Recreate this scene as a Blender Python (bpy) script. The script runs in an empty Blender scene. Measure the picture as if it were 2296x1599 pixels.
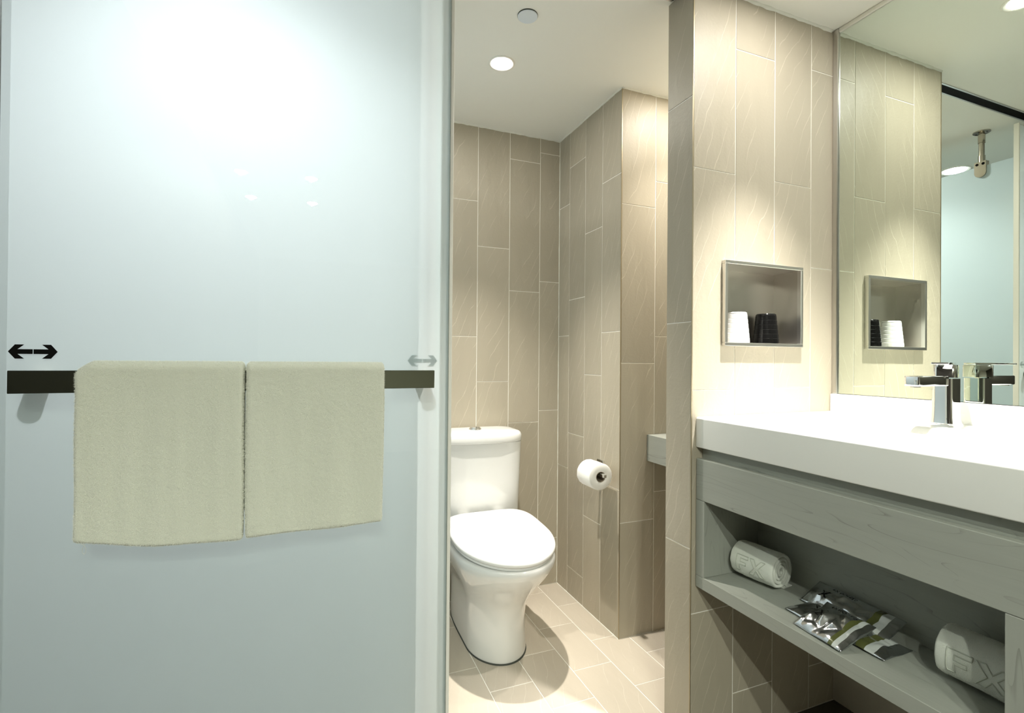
import bpy, bmesh, math, random
import numpy as np
from mathutils import Vector, Matrix, noise

sc = bpy.context.scene
COL = sc.collection
PI = math.pi
random.seed(7)

# ------------------------------------------------------------------ camera
cam_d = bpy.data.cameras.new('camera')
cam = bpy.data.objects.new('camera', cam_d)
COL.objects.link(cam)
YAW, PITCH, ROLL = 0.38021771, 0.00550956, -0.0082032
fw = Vector((math.sin(YAW) * math.cos(PITCH), math.cos(YAW) * math.cos(PITCH), math.sin(PITCH)))
rt = Vector((math.cos(YAW), -math.sin(YAW), 0))
dn = fw.cross(rt)
r2 = rt * math.cos(ROLL) + dn * math.sin(ROLL)
d2 = -rt * math.sin(ROLL) + dn * math.cos(ROLL)
m = Matrix((r2, -d2, -fw)).transposed().to_4x4()
m.translation = (0, 0, 1.05)
cam.matrix_world = m
cam_d.sensor_width = 36
cam_d.lens = 1114.02 / 2296 * 36
cam_d.clip_start = 0.01
sc.camera = cam

# ------------------------------------------------------------------ world, view
w = bpy.data.worlds.new('world')
sc.world = w
w.use_nodes = True
w.node_tree.nodes['Background'].inputs[0].default_value = (0.6, 0.7, 0.8, 1)
w.node_tree.nodes['Background'].inputs[1].default_value = 0.02
sc.view_settings.view_transform = 'Standard'
sc.view_settings.look = 'None'
sc.view_settings.exposure = 0.38
sc.view_settings.gamma = 1.0
sc.view_settings.use_curve_mapping = False
sc.cycles.use_denoising = True
sc.cycles.max_bounces = 14
sc.cycles.diffuse_bounces = 8
sc.cycles.glossy_bounces = 6
sc.cycles.transmission_bounces = 8
sc.cycles.transparent_max_bounces = 12
sc.cycles.caustics_reflective = True
sc.cycles.caustics_refractive = False
sc.cycles.sample_clamp_indirect = 4.0

# lamps: (x, y, watts, colour, label)
WARM = (1.0, 0.945, 0.85)
NEUT = (1.0, 0.96, 0.90)
SOFT = (0.95, 1.0, 0.87)
COOL = (0.93, 0.98, 1.0)
LAMPS = [   # x, y, beam watts, beam half angle, spill watts, colour, label
    (0.600, 1.620, 150.0, 37, 1.5, WARM, 'lit recessed downlight in the ceiling above the toilet'),
    (1.280, 1.375, 38.0, 42, 1.8, WARM, 'lit recessed downlight hidden over the wooden counter in the recess'),
    (-0.180, 1.590, 47.0, 60, 0.8, COOL, 'bright downlight over the shower, glowing in the mirror'),
    (1.140, 0.770, 300.0, 31, 3.5, NEUT, 'lit recessed downlight straight above the washbasin counter'),
    (-0.384, -0.858, 50.0, 80, 4.0, SOFT, 'entry downlight whose reflection sits uppermost left of four dots on the glass'),
    (-0.021, -0.822, 50.0, 80, 4.0, SOFT, 'entry downlight whose reflection sits uppermost right of four dots on the glass'),
    (-0.382, -1.326, 50.0, 80, 4.0, SOFT, 'entry downlight whose reflection sits lowest left of four dots on the glass'),
    (-0.017, -1.308, 50.0, 80, 4.0, SOFT, 'entry downlight whose reflection sits lowest right of four dots on the glass'),
]

# ------------------------------------------------------------------ colour and materials
def lin(c):
    c = c / 255.0
    return c / 12.92 if c <= 0.04045 else ((c + 0.055) / 1.055) ** 2.4

def rgb(r, g, b):
    return (lin(r), lin(g), lin(b), 1.0)

def newmat(name):
    mt = bpy.data.materials.new(name)
    mt.use_nodes = True
    nt = mt.node_tree
    for n in list(nt.nodes):
        nt.nodes.remove(n)
    out = nt.nodes.new('ShaderNodeOutputMaterial')
    return mt, nt, out

def N(nt, typ, **kw):
    n = nt.nodes.new(typ)
    for k, v in kw.items():
        setattr(n, k, v)
    return n

def pmat(name, color, rough=0.5, metal=0.0, coat=0.0, spec=0.5, sheen=0.0, bump=0.0, bscale=200.0, bdist=0.001, emis=None, estr=0.0):
    mt, nt, out = newmat(name)
    p = N(nt, 'ShaderNodeBsdfPrincipled')
    p.inputs['Base Color'].default_value = color
    p.inputs['Roughness'].default_value = rough
    p.inputs['Metallic'].default_value = metal
    p.inputs['Coat Weight'].default_value = coat
    p.inputs['Specular IOR Level'].default_value = spec
    if sheen:
        p.inputs['Sheen Weight'].default_value = sheen
        p.inputs['Sheen Roughness'].default_value = 0.5
    if emis:
        p.inputs['Emission Color'].default_value = emis
        p.inputs['Emission Strength'].default_value = estr
    if bump:
        tc = N(nt, 'ShaderNodeTexCoord')
        nz = N(nt, 'ShaderNodeTexNoise')
        nz.inputs['Scale'].default_value = bscale
        nz.inputs['Detail'].default_value = 5
        nt.links.new(tc.outputs['Object'], nz.inputs['Vector'])
        b = N(nt, 'ShaderNodeBump')
        b.inputs['Strength'].default_value = bump
        b.inputs['Distance'].default_value = bdist
        nt.links.new(nz.outputs['Fac'], b.inputs['Height'])
        nt.links.new(b.outputs['Normal'], p.inputs['Normal'])
    nt.links.new(p.outputs[0], out.inputs[0])
    return mt

def tile_mat(name, c1, c2, cv):
    """slate-look porcelain: mottled ground, slanting raised vein lines, fine relief"""
    mt, nt, out = newmat(name)
    L = nt.links.new
    tc = N(nt, 'ShaderNodeTexCoord')
    oi = N(nt, 'ShaderNodeObjectInfo')
    mul = N(nt, 'ShaderNodeVectorMath', operation='SCALE')
    comb = N(nt, 'ShaderNodeCombineXYZ')
    for i in range(3):
        L(oi.outputs['Random'], comb.inputs[i])
    L(comb.outputs[0], mul.inputs[0])
    mul.inputs['Scale'].default_value = 37.0
    add = N(nt, 'ShaderNodeVectorMath', operation='ADD')
    L(tc.outputs['Object'], add.inputs[0])
    L(mul.outputs[0], add.inputs[1])
    # mottling, stretched along the slant
    mp = N(nt, 'ShaderNodeMapping')
    mp.inputs['Rotation'].default_value = (0, math.radians(30), 0)
    mp.inputs['Scale'].default_value = (9, 9, 2.2)
    L(add.outputs[0], mp.inputs['Vector'])
    n1 = N(nt, 'ShaderNodeTexNoise')
    n1.inputs['Scale'].default_value = 1.0
    n1.inputs['Detail'].default_value = 6
    L(mp.outputs[0], n1.inputs['Vector'])
    # veins: long slanting ledges = fract of a warped cross-slant coordinate
    dt = N(nt, 'ShaderNodeVectorMath', operation='DOT_PRODUCT')
    L(add.outputs[0], dt.inputs[0])
    dt.inputs[1].default_value = (0.92, 0.0, -0.39)
    acc = dt.outputs['Value']
    for sc3, amp, det in (((6, 6, 3.2), 0.085, 2), ((28, 28, 16), 0.013, 3), ((95, 95, 70), 0.0025, 2)):
        mpv = N(nt, 'ShaderNodeMapping')
        mpv.inputs['Scale'].default_value = sc3
        L(add.outputs[0], mpv.inputs['Vector'])
        nv_ = N(nt, 'ShaderNodeTexNoise')
        nv_.inputs['Scale'].default_value = 1.0
        nv_.inputs['Detail'].default_value = det
        L(mpv.outputs[0], nv_.inputs['Vector'])
        ma = N(nt, 'ShaderNodeMath', operation='MULTIPLY_ADD')
        L(nv_.outputs['Fac'], ma.inputs[0])
        ma.inputs[1].default_value = amp
        L(acc, ma.inputs[2])
        acc = ma.outputs[0]
    m4 = N(nt, 'ShaderNodeMath', operation='MULTIPLY')
    L(acc, m4.inputs[0])
    m4.inputs[1].default_value = 26.0
    fr = N(nt, 'ShaderNodeMath', operation='FRACT')
    L(m4.outputs[0], fr.inputs[0])
    sb = N(nt, 'ShaderNodeMath', operation='SUBTRACT')
    L(fr.outputs[0], sb.inputs[0])
    sb.inputs[1].default_value = 0.97
    ab = N(nt, 'ShaderNodeMath', operation='ABSOLUTE')
    L(sb.outputs[0], ab.inputs[0])
    vr = N(nt, 'ShaderNodeMapRange')
    vr.inputs['From Min'].default_value = 0.0
    vr.inputs['From Max'].default_value = 0.045
    vr.inputs['To Min'].default_value = 1.0
    vr.inputs['To Max'].default_value = 0.0
    L(ab.outputs[0], vr.inputs['Value'])
    # veins come and go
    n3 = N(nt, 'ShaderNodeTexNoise')
    n3.inputs['Scale'].default_value = 1.0
    mp3 = N(nt, 'ShaderNodeMapping')
    mp3.inputs['Rotation'].default_value = (0, math.radians(23), 0)
    mp3.inputs['Scale'].default_value = (17, 17, 5)
    L(add.outputs[0], mp3.inputs['Vector'])
    L(mp3.outputs[0], n3.inputs['Vector'])
    vm = N(nt, 'ShaderNodeMapRange')
    vm.inputs['From Min'].default_value = 0.44
    vm.inputs['From Max'].default_value = 0.62
    L(n3.outputs['Fac'], vm.inputs['Value'])
    vv = N(nt, 'ShaderNodeMath', operation='MULTIPLY')
    L(vr.outputs[0], vv.inputs[0])
    L(vm.outputs[0], vv.inputs[1])
    cr = N(nt, 'ShaderNodeValToRGB')
    cr.color_ramp.elements[0].position = 0.3
    cr.color_ramp.elements[0].color = c1
    cr.color_ramp.elements[1].position = 0.7
    cr.color_ramp.elements[1].color = c2
    L(n1.outputs['Fac'], cr.inputs[0])
    mx = N(nt, 'ShaderNodeMix', data_type='RGBA')
    L(vv.outputs[0], mx.inputs['Factor'])
    L(cr.outputs[0], mx.inputs['A'])
    mx.inputs['B'].default_value = cv
    vf = N(nt, 'ShaderNodeMath', operation='MULTIPLY')
    L(vv.outputs[0], vf.inputs[0])
    vf.inputs[1].default_value = 0.6
    nt.links.remove(mx.inputs['Factor'].links[0])
    L(vf.outputs[0], mx.inputs['Factor'])
    # per-tile shade
    hs = N(nt, 'ShaderNodeHueSaturation')
    mr = N(nt, 'ShaderNodeMapRange')
    mr.inputs['To Min'].default_value = 0.94
    mr.inputs['To Max'].default_value = 1.06
    L(oi.outputs['Random'], mr.inputs['Value'])
    L(mr.outputs[0], hs.inputs['Value'])
    L(mx.outputs['Result'], hs.inputs['Color'])
    p = N(nt, 'ShaderNodeBsdfPrincipled')
    L(hs.outputs[0], p.inputs['Base Color'])
    p.inputs['Roughness'].default_value = 0.5
    p.inputs['Specular IOR Level'].default_value = 0.45
    # relief: step at the veins plus grain
    n4 = N(nt, 'ShaderNodeTexNoise')
    n4.inputs['Scale'].default_value = 130.0
    n4.inputs['Detail'].default_value = 4
    L(add.outputs[0], n4.inputs['Vector'])
    n5 = N(nt, 'ShaderNodeMath', operation='MULTIPLY_ADD')
    L(n4.outputs['Fac'], n5.inputs[0])
    n5.inputs[1].default_value = 0.35
    frm = N(nt, 'ShaderNodeMath', operation='MULTIPLY')
    L(fr.outputs[0], frm.inputs[0])
    L(vm.outputs[0], frm.inputs[1])
    L(frm.outputs[0], n5.inputs[2])
    b = N(nt, 'ShaderNodeBump')
    b.inputs['Strength'].default_value = 0.6
    b.inputs['Distance'].default_value = 0.0022
    L(n5.outputs[0], b.inputs['Height'])
    L(b.outputs['Normal'], p.inputs['Normal'])
    L(p.outputs[0], out.inputs[0])
    return mt

def wood_mat(name, c1, c2, axis=1):
    """washed grey oak; grain runs along the object's given axis"""
    mt, nt, out = newmat(name)
    L = nt.links.new
    tc = N(nt, 'ShaderNodeTexCoord')
    mp = N(nt, 'ShaderNodeMapping')
    s = [70.0, 70.0, 70.0]
    s[axis] = 3.0
    mp.inputs['Scale'].default_value = s
    L(tc.outputs['Object'], mp.inputs['Vector'])
    n1 = N(nt, 'ShaderNodeTexNoise')
    n1.inputs['Scale'].default_value = 1.0
    n1.inputs['Detail'].default_value = 5
    n1.inputs['Distortion'].default_value = 0.6
    L(mp.outputs[0], n1.inputs['Vector'])
    mp2 = N(nt, 'ShaderNodeMapping')
    s2 = [11.0, 11.0, 11.0]
    s2[axis] = 1.3
    mp2.inputs['Scale'].default_value = s2
    L(tc.outputs['Object'], mp2.inputs['Vector'])
    n2 = N(nt, 'ShaderNodeTexNoise')
    n2.inputs['Scale'].default_value = 1.0
    n2.inputs['Detail'].default_value = 2
    L(mp2.outputs[0], n2.inputs['Vector'])
    k = N(nt, 'ShaderNodeMath', operation='MULTIPLY')
    L(n2.outputs['Fac'], k.inputs[0])
    k.inputs[1].default_value = 19.0
    fr = N(nt, 'ShaderNodeMath', operation='FRACT')
    L(k.outputs[0], fr.inputs[0])
    rp = N(nt, 'ShaderNodeValToRGB')
    rp.color_ramp.elements[0].position = 0.0
    rp.color_ramp.elements[0].color = (0.85, 0.85, 0.85, 1)
    rp.color_ramp.elements[1].position = 0.10
    rp.color_ramp.elements[1].color = (0, 0, 0, 1)
    L(fr.outputs[0], rp.inputs[0])
    r3 = N(nt, 'ShaderNodeMapRange')
    r3.inputs['From Min'].default_value = 0.40
    r3.inputs['From Max'].default_value = 0.7
    L(n1.outputs['Fac'], r3.inputs['Value'])
    g = N(nt, 'ShaderNodeMath', operation='MULTIPLY')
    L(rp.outputs[0], g.inputs[0])
    L(r3.outputs[0], g.inputs[1])
    h = N(nt, 'ShaderNodeMath', operation='MULTIPLY_ADD')
    L(r3.outputs[0], h.inputs[0])
    h.inputs[1].default_value = 0.12
    L(g.outputs[0], h.inputs[2])
    h.use_clamp = True
    mx = N(nt, 'ShaderNodeMix', data_type='RGBA')
    L(h.outputs[0], mx.inputs['Factor'])
    mx.inputs['A'].default_value = c1
    mx.inputs['B'].default_value = c2
    p = N(nt, 'ShaderNodeBsdfPrincipled')
    L(mx.outputs['Result'], p.inputs['Base Color'])
    p.inputs['Roughness'].default_value = 0.5
    b = N(nt, 'ShaderNodeBump')
    b.inputs['Strength'].default_value = 0.25
    b.inputs['Distance'].default_value = 0.0006
    b.invert = True
    L(h.outputs[0], b.inputs['Height'])
    L(b.outputs['Normal'], p.inputs['Normal'])
    L(p.outputs[0], out.inputs[0])
    return mt

def frosted_mat(name, col, rcol, refl=True):
    """film of a frosted pane: scatters light through, glossy clear outside"""
    mt, nt, out = newmat(name)
    L = nt.links.new
    tr = N(nt, 'ShaderNodeBsdfTranslucent')
    tr.inputs['Color'].default_value = col
    df = N(nt, 'ShaderNodeBsdfDiffuse')
    df.inputs['Color'].default_value = rcol
    ms = N(nt, 'ShaderNodeMixShader')
    ms.inputs[0].default_value = 0.22
    L(tr.outputs[0], ms.inputs[1])
    L(df.outputs[0], ms.inputs[2])
    fz = N(nt, 'ShaderNodeFresnel')
    fz.inputs['IOR'].default_value = 1.5
    gl = N(nt, 'ShaderNodeBsdfGlossy')
    gl.inputs['Roughness'].default_value = 0.0
    gl.inputs['Color'].default_value = (1, 1, 1, 1)
    geo = N(nt, 'ShaderNodeNewGeometry')
    inv = N(nt, 'ShaderNodeMath', operation='SUBTRACT')
    inv.inputs[0].default_value = 1.0
    L(geo.outputs['Backfacing'], inv.inputs[1])
    fm = N(nt, 'ShaderNodeMath', operation='MULTIPLY')
    L(fz.outputs[0], fm.inputs[0])
    L(inv.outputs[0], fm.inputs[1])
    m2 = N(nt, 'ShaderNodeMixShader')
    L(fm.outputs[0], m2.inputs[0])
    L(ms.outputs[0], m2.inputs[1])
    L(gl.outputs[0], m2.inputs[2])
    L(m2.outputs[0], out.inputs[0])
    return mt

def clear_mat(name, col):
    mt, nt, out = newmat(name)
    L = nt.links.new
    tr = N(nt, 'ShaderNodeBsdfTransparent')
    tr.inputs['Color'].default_value = col
    L(tr.outputs[0], out.inputs[0])
    return mt

def coated_clear_mat(name, col):
    """clear outer face of a pane: mirror reflection by Fresnel, the rest passes"""
    mt, nt, out = newmat(name)
    L = nt.links.new
    tr = N(nt, 'ShaderNodeBsdfTransparent')
    tr.inputs['Color'].default_value = col
    fz = N(nt, 'ShaderNodeFresnel')
    fz.inputs['IOR'].default_value = 1.5
    gl = N(nt, 'ShaderNodeBsdfGlossy')
    gl.inputs['Roughness'].default_value = 0.0
    geo = N(nt, 'ShaderNodeNewGeometry')
    inv = N(nt, 'ShaderNodeMath', operation='SUBTRACT')
    inv.inputs[0].default_value = 1.0
    L(geo.outputs['Backfacing'], inv.inputs[1])
    fm = N(nt, 'ShaderNodeMath', operation='MULTIPLY')
    L(fz.outputs[0], fm.inputs[0])
    L(inv.outputs[0], fm.inputs[1])
    ms = N(nt, 'ShaderNodeMixShader')
    L(fm.outputs[0], ms.inputs[0])
    L(tr.outputs[0], ms.inputs[1])
    L(gl.outputs[0], ms.inputs[2])
    L(ms.outputs[0], out.inputs[0])
    return mt

def tinted_mat(name, col, fac):
    mt, nt, out = newmat(name)
    L = nt.links.new
    tr = N(nt, 'ShaderNodeBsdfTransparent')
    p = N(nt, 'ShaderNodeBsdfPrincipled')
    p.inputs['Base Color'].default_value = col
    p.inputs['Roughness'].default_value = 0.3
    ms = N(nt, 'ShaderNodeMixShader')
    ms.inputs[0].default_value = fac
    L(tr.outputs[0], ms.inputs[1])
    L(p.outputs[0], ms.inputs[2])
    L(ms.outputs[0], out.inputs[0])
    return mt

def brushed_mat(name, col, rough=0.28, axis=0):
    mt, nt, out = newmat(name)
    L = nt.links.new
    tc = N(nt, 'ShaderNodeTexCoord')
    mp = N(nt, 'ShaderNodeMapping')
    s = [900.0, 900.0, 900.0]
    s[axis] = 6.0
    mp.inputs['Scale'].default_value = s
    L(tc.outputs['Object'], mp.inputs['Vector'])
    nz = N(nt, 'ShaderNodeTexNoise')
    nz.inputs['Scale'].default_value = 1.0
    L(mp.outputs[0], nz.inputs['Vector'])
    b = N(nt, 'ShaderNodeBump')
    b.inputs['Strength'].default_value = 0.12
    b.inputs['Distance'].default_value = 0.0004
    L(nz.outputs['Fac'], b.inputs['Height'])
    p = N(nt, 'ShaderNodeBsdfPrincipled')
    p.inputs['Base Color'].default_value = col
    p.inputs['Metallic'].default_value = 1.0
    p.inputs['Roughness'].default_value = rough
    L(b.outputs['Normal'], p.inputs['Normal'])
    L(p.outputs[0], out.inputs[0])
    return mt

def mirror_mat():
    mt, nt, out = newmat('mirror_silver')
    g = N(nt, 'ShaderNodeBsdfGlossy')
    g.inputs['Roughness'].default_value = 0.0
    g.inputs['Color'].default_value = (0.80, 0.87, 0.80, 1)
    nt.links.new(g.outputs[0], out.inputs[0])
    return mt

def sachet_mat():
    """silver foil with an olive and a pale printed band near one end"""
    mt, nt, out = newmat('foil')
    L = nt.links.new
    tc = N(nt, 'ShaderNodeTexCoord')
    sp = N(nt, 'ShaderNodeSeparateXYZ')
    L(tc.outputs['Generated'], sp.inputs[0])
    rp = N(nt, 'ShaderNodeValToRGB')
    rp.color_ramp.interpolation = 'CONSTANT'
    e = rp.color_ramp.elements
    e[0].position = 0.0
    e[0].color = (0.62, 0.64, 0.66, 1)
    e[1].position = 0.74
    e[1].color = (0.10, 0.11, 0.035, 1)
    for pos, c in ((0.82, (0.55, 0.58, 0.56, 1)), (0.90, (0.62, 0.64, 0.66, 1))):
        q = e.new(pos)
        q.color = c
    L(sp.outputs[1], rp.inputs[0])
    rm = N(nt, 'ShaderNodeValToRGB')
    rm.color_ramp.interpolation = 'CONSTANT'
    e = rm.color_ramp.elements
    e[0].position = 0.0
    e[0].color = (1, 1, 1, 1)
    e[1].position = 0.74
    e[1].color = (0.15, 0.15, 0.15, 1)
    q = e.new(0.90)
    q.color = (1, 1, 1, 1)
    L(sp.outputs[1], rm.inputs[0])
    p = N(nt, 'ShaderNodeBsdfPrincipled')
    L(rp.outputs[0], p.inputs['Base Color'])
    L(rm.outputs[0], p.inputs['Metallic'])
    p.inputs['Roughness'].default_value = 0.2
    nz = N(nt, 'ShaderNodeTexNoise')
    nz.inputs['Scale'].default_value = 45.0
    L(tc.outputs['Object'], nz.inputs['Vector'])
    b = N(nt, 'ShaderNodeBump')
    b.inputs['Strength'].default_value = 0.5
    b.inputs['Distance'].default_value = 0.004
    L(nz.outputs['Fac'], b.inputs['Height'])
    L(b.outputs['Normal'], p.inputs['Normal'])
    L(p.outputs[0], out.inputs[0])
    return mt

M = {}
M['tile'] = tile_mat('tile_slate', (0.405, 0.365, 0.285, 1), (0.445, 0.40, 0.315, 1), (0.68, 0.63, 0.52, 1))
M['floortile'] = tile_mat('tile_floor', (0.50, 0.445, 0.365, 1), (0.56, 0.50, 0.415, 1), (0.66, 0.61, 0.52, 1))
M['grout'] = pmat('grout', (0.90, 0.88, 0.82, 1), 0.9, bump=0.3, bscale=400)
M['paint'] = pmat('ceiling_paint', (0.88, 0.88, 0.83, 1), 0.85, bump=0.05, bscale=300)
M['wallpaint'] = pmat('wall_paint', (0.66, 0.62, 0.53, 1), 0.8, bump=0.05, bscale=300)
M['shower'] = pmat('shower_wall', (0.20, 0.21, 0.21, 1), 0.4)
M['darkfloor'] = pmat('dark_stone', (0.07, 0.06, 0.045, 1), 0.45, bump=0.2, bscale=60, bdist=0.002)
M['darkwood'] = pmat('dark_panel', (0.035, 0.028, 0.022, 1), 0.5, bump=0.1)
M['caulk'] = pmat('caulk', (0.83, 0.83, 0.76, 1), 0.5, bump=0.4, bscale=120, bdist=0.002)
M['darkcaulk'] = pmat('aged_sealant', (0.06, 0.065, 0.055, 1), 0.8, bump=0.5, bscale=500)
M['brass'] = pmat('edge_strip', (0.42, 0.36, 0.25, 1), 0.4, 0.8)
M['alu'] = pmat('aluminium', (0.62, 0.60, 0.57, 1), 0.3, 1.0)
M['chrome'] = pmat('chrome', (0.86, 0.87, 0.88, 1), 0.04, 1.0)
M['nickel'] = pmat('satin_nickel', (0.55, 0.50, 0.42, 1), 0.22, 1.0)
M['steel'] = brushed_mat('brushed_steel', (0.60, 0.57, 0.52, 1), 0.36, 0)
M['steelframe'] = brushed_mat('frame_steel', (0.74, 0.72, 0.68, 1), 0.33, 0)
M['blackchrome'] = pmat('dark_metal', (0.26, 0.29, 0.24, 1), 0.12, 1.0)
M['white'] = pmat('white_plastic', (0.88, 0.86, 0.80, 1), 0.4)
M['porcelain'] = pmat('porcelain', (0.80, 0.80, 0.785, 1), 0.08, spec=0.6, coat=0.3)
M['seatplastic'] = pmat('seat_plastic', (0.84, 0.84, 0.83, 1), 0.15)
M['solid'] = pmat('solid_surface', (0.85, 0.85, 0.82, 1), 0.22)
M['wood'] = wood_mat('grey_oak', (0.35, 0.365, 0.325, 1), (0.20, 0.21, 0.18, 1), 1)
M['woodv'] = wood_mat('grey_oak_upright', (0.35, 0.365, 0.325, 1), (0.20, 0.21, 0.18, 1), 2)
M['towel'] = pmat('terry', (0.80, 0.815, 0.72, 1), 0.95, spec=0.1, sheen=0.5, bump=0.9, bscale=900, bdist=0.0016)
M['pile'] = pmat('terry_loops', (0.86, 0.87, 0.78, 1), 0.95, spec=0.1)
M['towel2'] = pmat('terry_white', (0.74, 0.76, 0.69, 1), 0.95, spec=0.1, sheen=0.4, bump=0.8, bscale=900, bdist=0.0012)
M['stitch'] = pmat('terry_stitch', (0.56, 0.585, 0.51, 1), 0.95, spec=0.1)
M['paper'] = pmat('paper', (0.84, 0.83, 0.80, 1), 0.9, spec=0.2, bump=0.15, bscale=250)
M['card'] = pmat('core_card', (0.30, 0.25, 0.19, 1), 0.9)
M['black'] = pmat('black_vinyl', (0.004, 0.004, 0.0035, 1), 0.7, spec=0.1)
M['blackgloss'] = pmat('black_ceramic', (0.005, 0.005, 0.005, 1), 0.15, spec=0.25)
M['whitegloss'] = pmat('white_ceramic', (0.82, 0.82, 0.80, 1), 0.15)
M['disc'] = pmat('cover_plate', (0.72, 0.78, 0.84, 1), 0.5)
M['mirror'] = mirror_mat()
M['film'] = frosted_mat('frosted_film', (0.85, 0.895, 0.91, 1), (0.62, 0.72, 0.73, 1))
M['clear'] = clear_mat('clear_glass', (0.95, 0.985, 0.975, 1))
M['coated'] = coated_clear_mat('glass_face', (0.965, 0.985, 0.98, 1))
M['ghost'] = tinted_mat('translucent_print', (0.10, 0.22, 0.20, 1), 0.38)
M['seal'] = tinted_mat('clear_seal', (0.45, 0.5, 0.5, 1), 0.15)
M['foil'] = sachet_mat()
M['lens'] = pmat('lamp_lens', (1, 1, 1, 1), 0.5, emis=(1, 0.97, 0.92, 1), estr=45.0)
M['lensc'] = pmat('lamp_lens_cool', (1, 1, 1, 1), 0.5, emis=(0.93, 0.98, 1, 1), estr=120.0)

# ------------------------------------------------------------------ mesh helpers
def obj(name, bm, mat, parent=None, loc=(0, 0, 0), rot=(0, 0, 0), smooth=False):
    me = bpy.data.meshes.new(name)
    bmesh.ops.recalc_face_normals(bm, faces=bm.faces)
    bm.to_mesh(me)
    bm.free()
    for mt in (mat if isinstance(mat, (list, tuple)) else [mat]):
        me.materials.append(mt)
    if smooth:
        for p in me.polygons:
            p.use_smooth = True
    o = bpy.data.objects.new(name, me)
    o.location = loc
    o.rotation_euler = rot
    COL.objects.link(o)
    if parent:
        o.parent = parent
    return o

def empty(name, loc=(0, 0, 0), rot=(0, 0, 0)):
    o = bpy.data.objects.new(name, None)
    o.location = loc
    o.rotation_euler = rot
    o.empty_display_size = 0.05
    COL.objects.link(o)
    return o

def tag(o, label, cat, group=None):
    o['label'] = label
    o['category'] = cat
    if group:
        o['group'] = group
    return o

def struct(o, label=None):
    o['kind'] = 'structure'
    if label:
        o['label'] = label
    return o

def autosmooth(o, ang=35):
    me = o.data
    for p in me.polygons:
        p.use_smooth = True
    bm = bmesh.new()
    bm.from_mesh(me)
    a = math.radians(ang)
    for e in bm.edges:
        if len(e.link_faces) == 2 and e.calc_face_angle(0) > a:
            e.smooth = False
    bm.to_mesh(me)
    bm.free()
    return o

def add_box(bm, x0, x1, y0, y1, z0, z1, bev=0.0, seg=2):
    mt = Matrix.Translation(((x0 + x1) / 2, (y0 + y1) / 2, (z0 + z1) / 2)) @ Matrix.Diagonal((abs(x1 - x0), abs(y1 - y0), abs(z1 - z0), 1))
    r = bmesh.ops.create_cube(bm, size=1.0, matrix=mt)
    if bev > 0:
        vs = r['verts']
        es = list({e for v in vs for e in v.link_edges})
        bmesh.ops.bevel(bm, geom=es, offset=bev, segments=seg, affect='EDGES', profile=0.5)
    return bm

def box(x0, x1, y0, y1, z0, z1, bev=0.0, seg=2):
    return add_box(bmesh.new(), x0, x1, y0, y1, z0, z1, bev, seg)

def add_cyl(bm, p0, p1, r0, r1=None, n=24, caps=True):
    p0, p1 = Vector(p0), Vector(p1)
    r1 = r0 if r1 is None else r1
    d = p1 - p0
    q = d.to_track_quat('Z', 'Y').to_matrix().to_4x4()
    mt = Matrix.Translation((p0 + p1) / 2) @ q
    bmesh.ops.create_cone(bm, cap_ends=caps, cap_tris=False, segments=n, radius1=r0, radius2=r1, depth=d.length, matrix=mt)
    return bm

def add_lathe(bm, prof, c=(0, 0, 0), n=40, cap0=True, cap1=True):
    """profile [(r, z)] about the z axis at c"""
    rings = []
    for r, z in prof:
        rings.append([bm.verts.new((c[0] + r * math.cos(2 * PI * i / n), c[1] + r * math.sin(2 * PI * i / n), c[2] + z)) for i in range(n)])
    for a, b in zip(rings, rings[1:]):
        for i in range(n):
            bm.faces.new((a[i], a[(i + 1) % n], b[(i + 1) % n], b[i]))
    if cap0:
        bm.faces.new(rings[0][::-1])
    if cap1:
        bm.faces.new(rings[-1])
    return bm

def add_loft(bm, rings, cap0=True, cap1=True):
    vs = [[bm.verts.new(p) for p in r] for r in rings]
    n = len(vs[0])
    for a, b in zip(vs, vs[1:]):
        for i in range(n):
            bm.faces.new((a[i], a[(i + 1) % n], b[(i + 1) % n], b[i]))
    if cap0:
        bm.faces.new(vs[0][::-1])
    if cap1:
        bm.faces.new(vs[-1])
    return bm

def add_poly(bm, pts, d):
    """extrude a planar polygon (list of 3-D points) by vector d"""
    d = Vector(d)
    a = [bm.verts.new(Vector(p)) for p in pts]
    b = [bm.verts.new(Vector(p) + d) for p in pts]
    n = len(pts)
    bm.faces.new(a[::-1])
    bm.faces.new(b)
    for i in range(n):
        bm.faces.new((a[i], a[(i + 1) % n], b[(i + 1) % n], b[i]))
    return bm

def tri_poly(bm):
    bmesh.ops.triangulate(bm, faces=[f for f in bm.faces if len(f.verts) > 4])
    return bm

def spow(v, e):
    return math.copysign(abs(v) ** e, v)

def egg(cx, hw, yf, yb, z, n=64, ef=2.0, eb=3.2, fd=None):
    """outline of a toilet part: rounded front at yf, squarer back at yb"""
    fd = fd or min(hw * 1.35, (yb - yf) * 0.6)
    yc = yf + fd
    out = []
    for i in range(n):
        t = 2 * PI * i / n
        c, s = math.cos(t), math.sin(t)
        if s < 0:
            out.append((cx + hw * spow(c, 2 / ef), yc + fd * spow(s, 2 / ef), z))
        else:
            out.append((cx + hw * spow(c, 2 / eb), yc + (yb - yc) * spow(s, 2 / eb), z))
    return out

# ------------------------------------------------------------------ tiles
TH = 0.007      # tile thickness
JT = 0.0027     # joint
_tile_cache = {}

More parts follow.
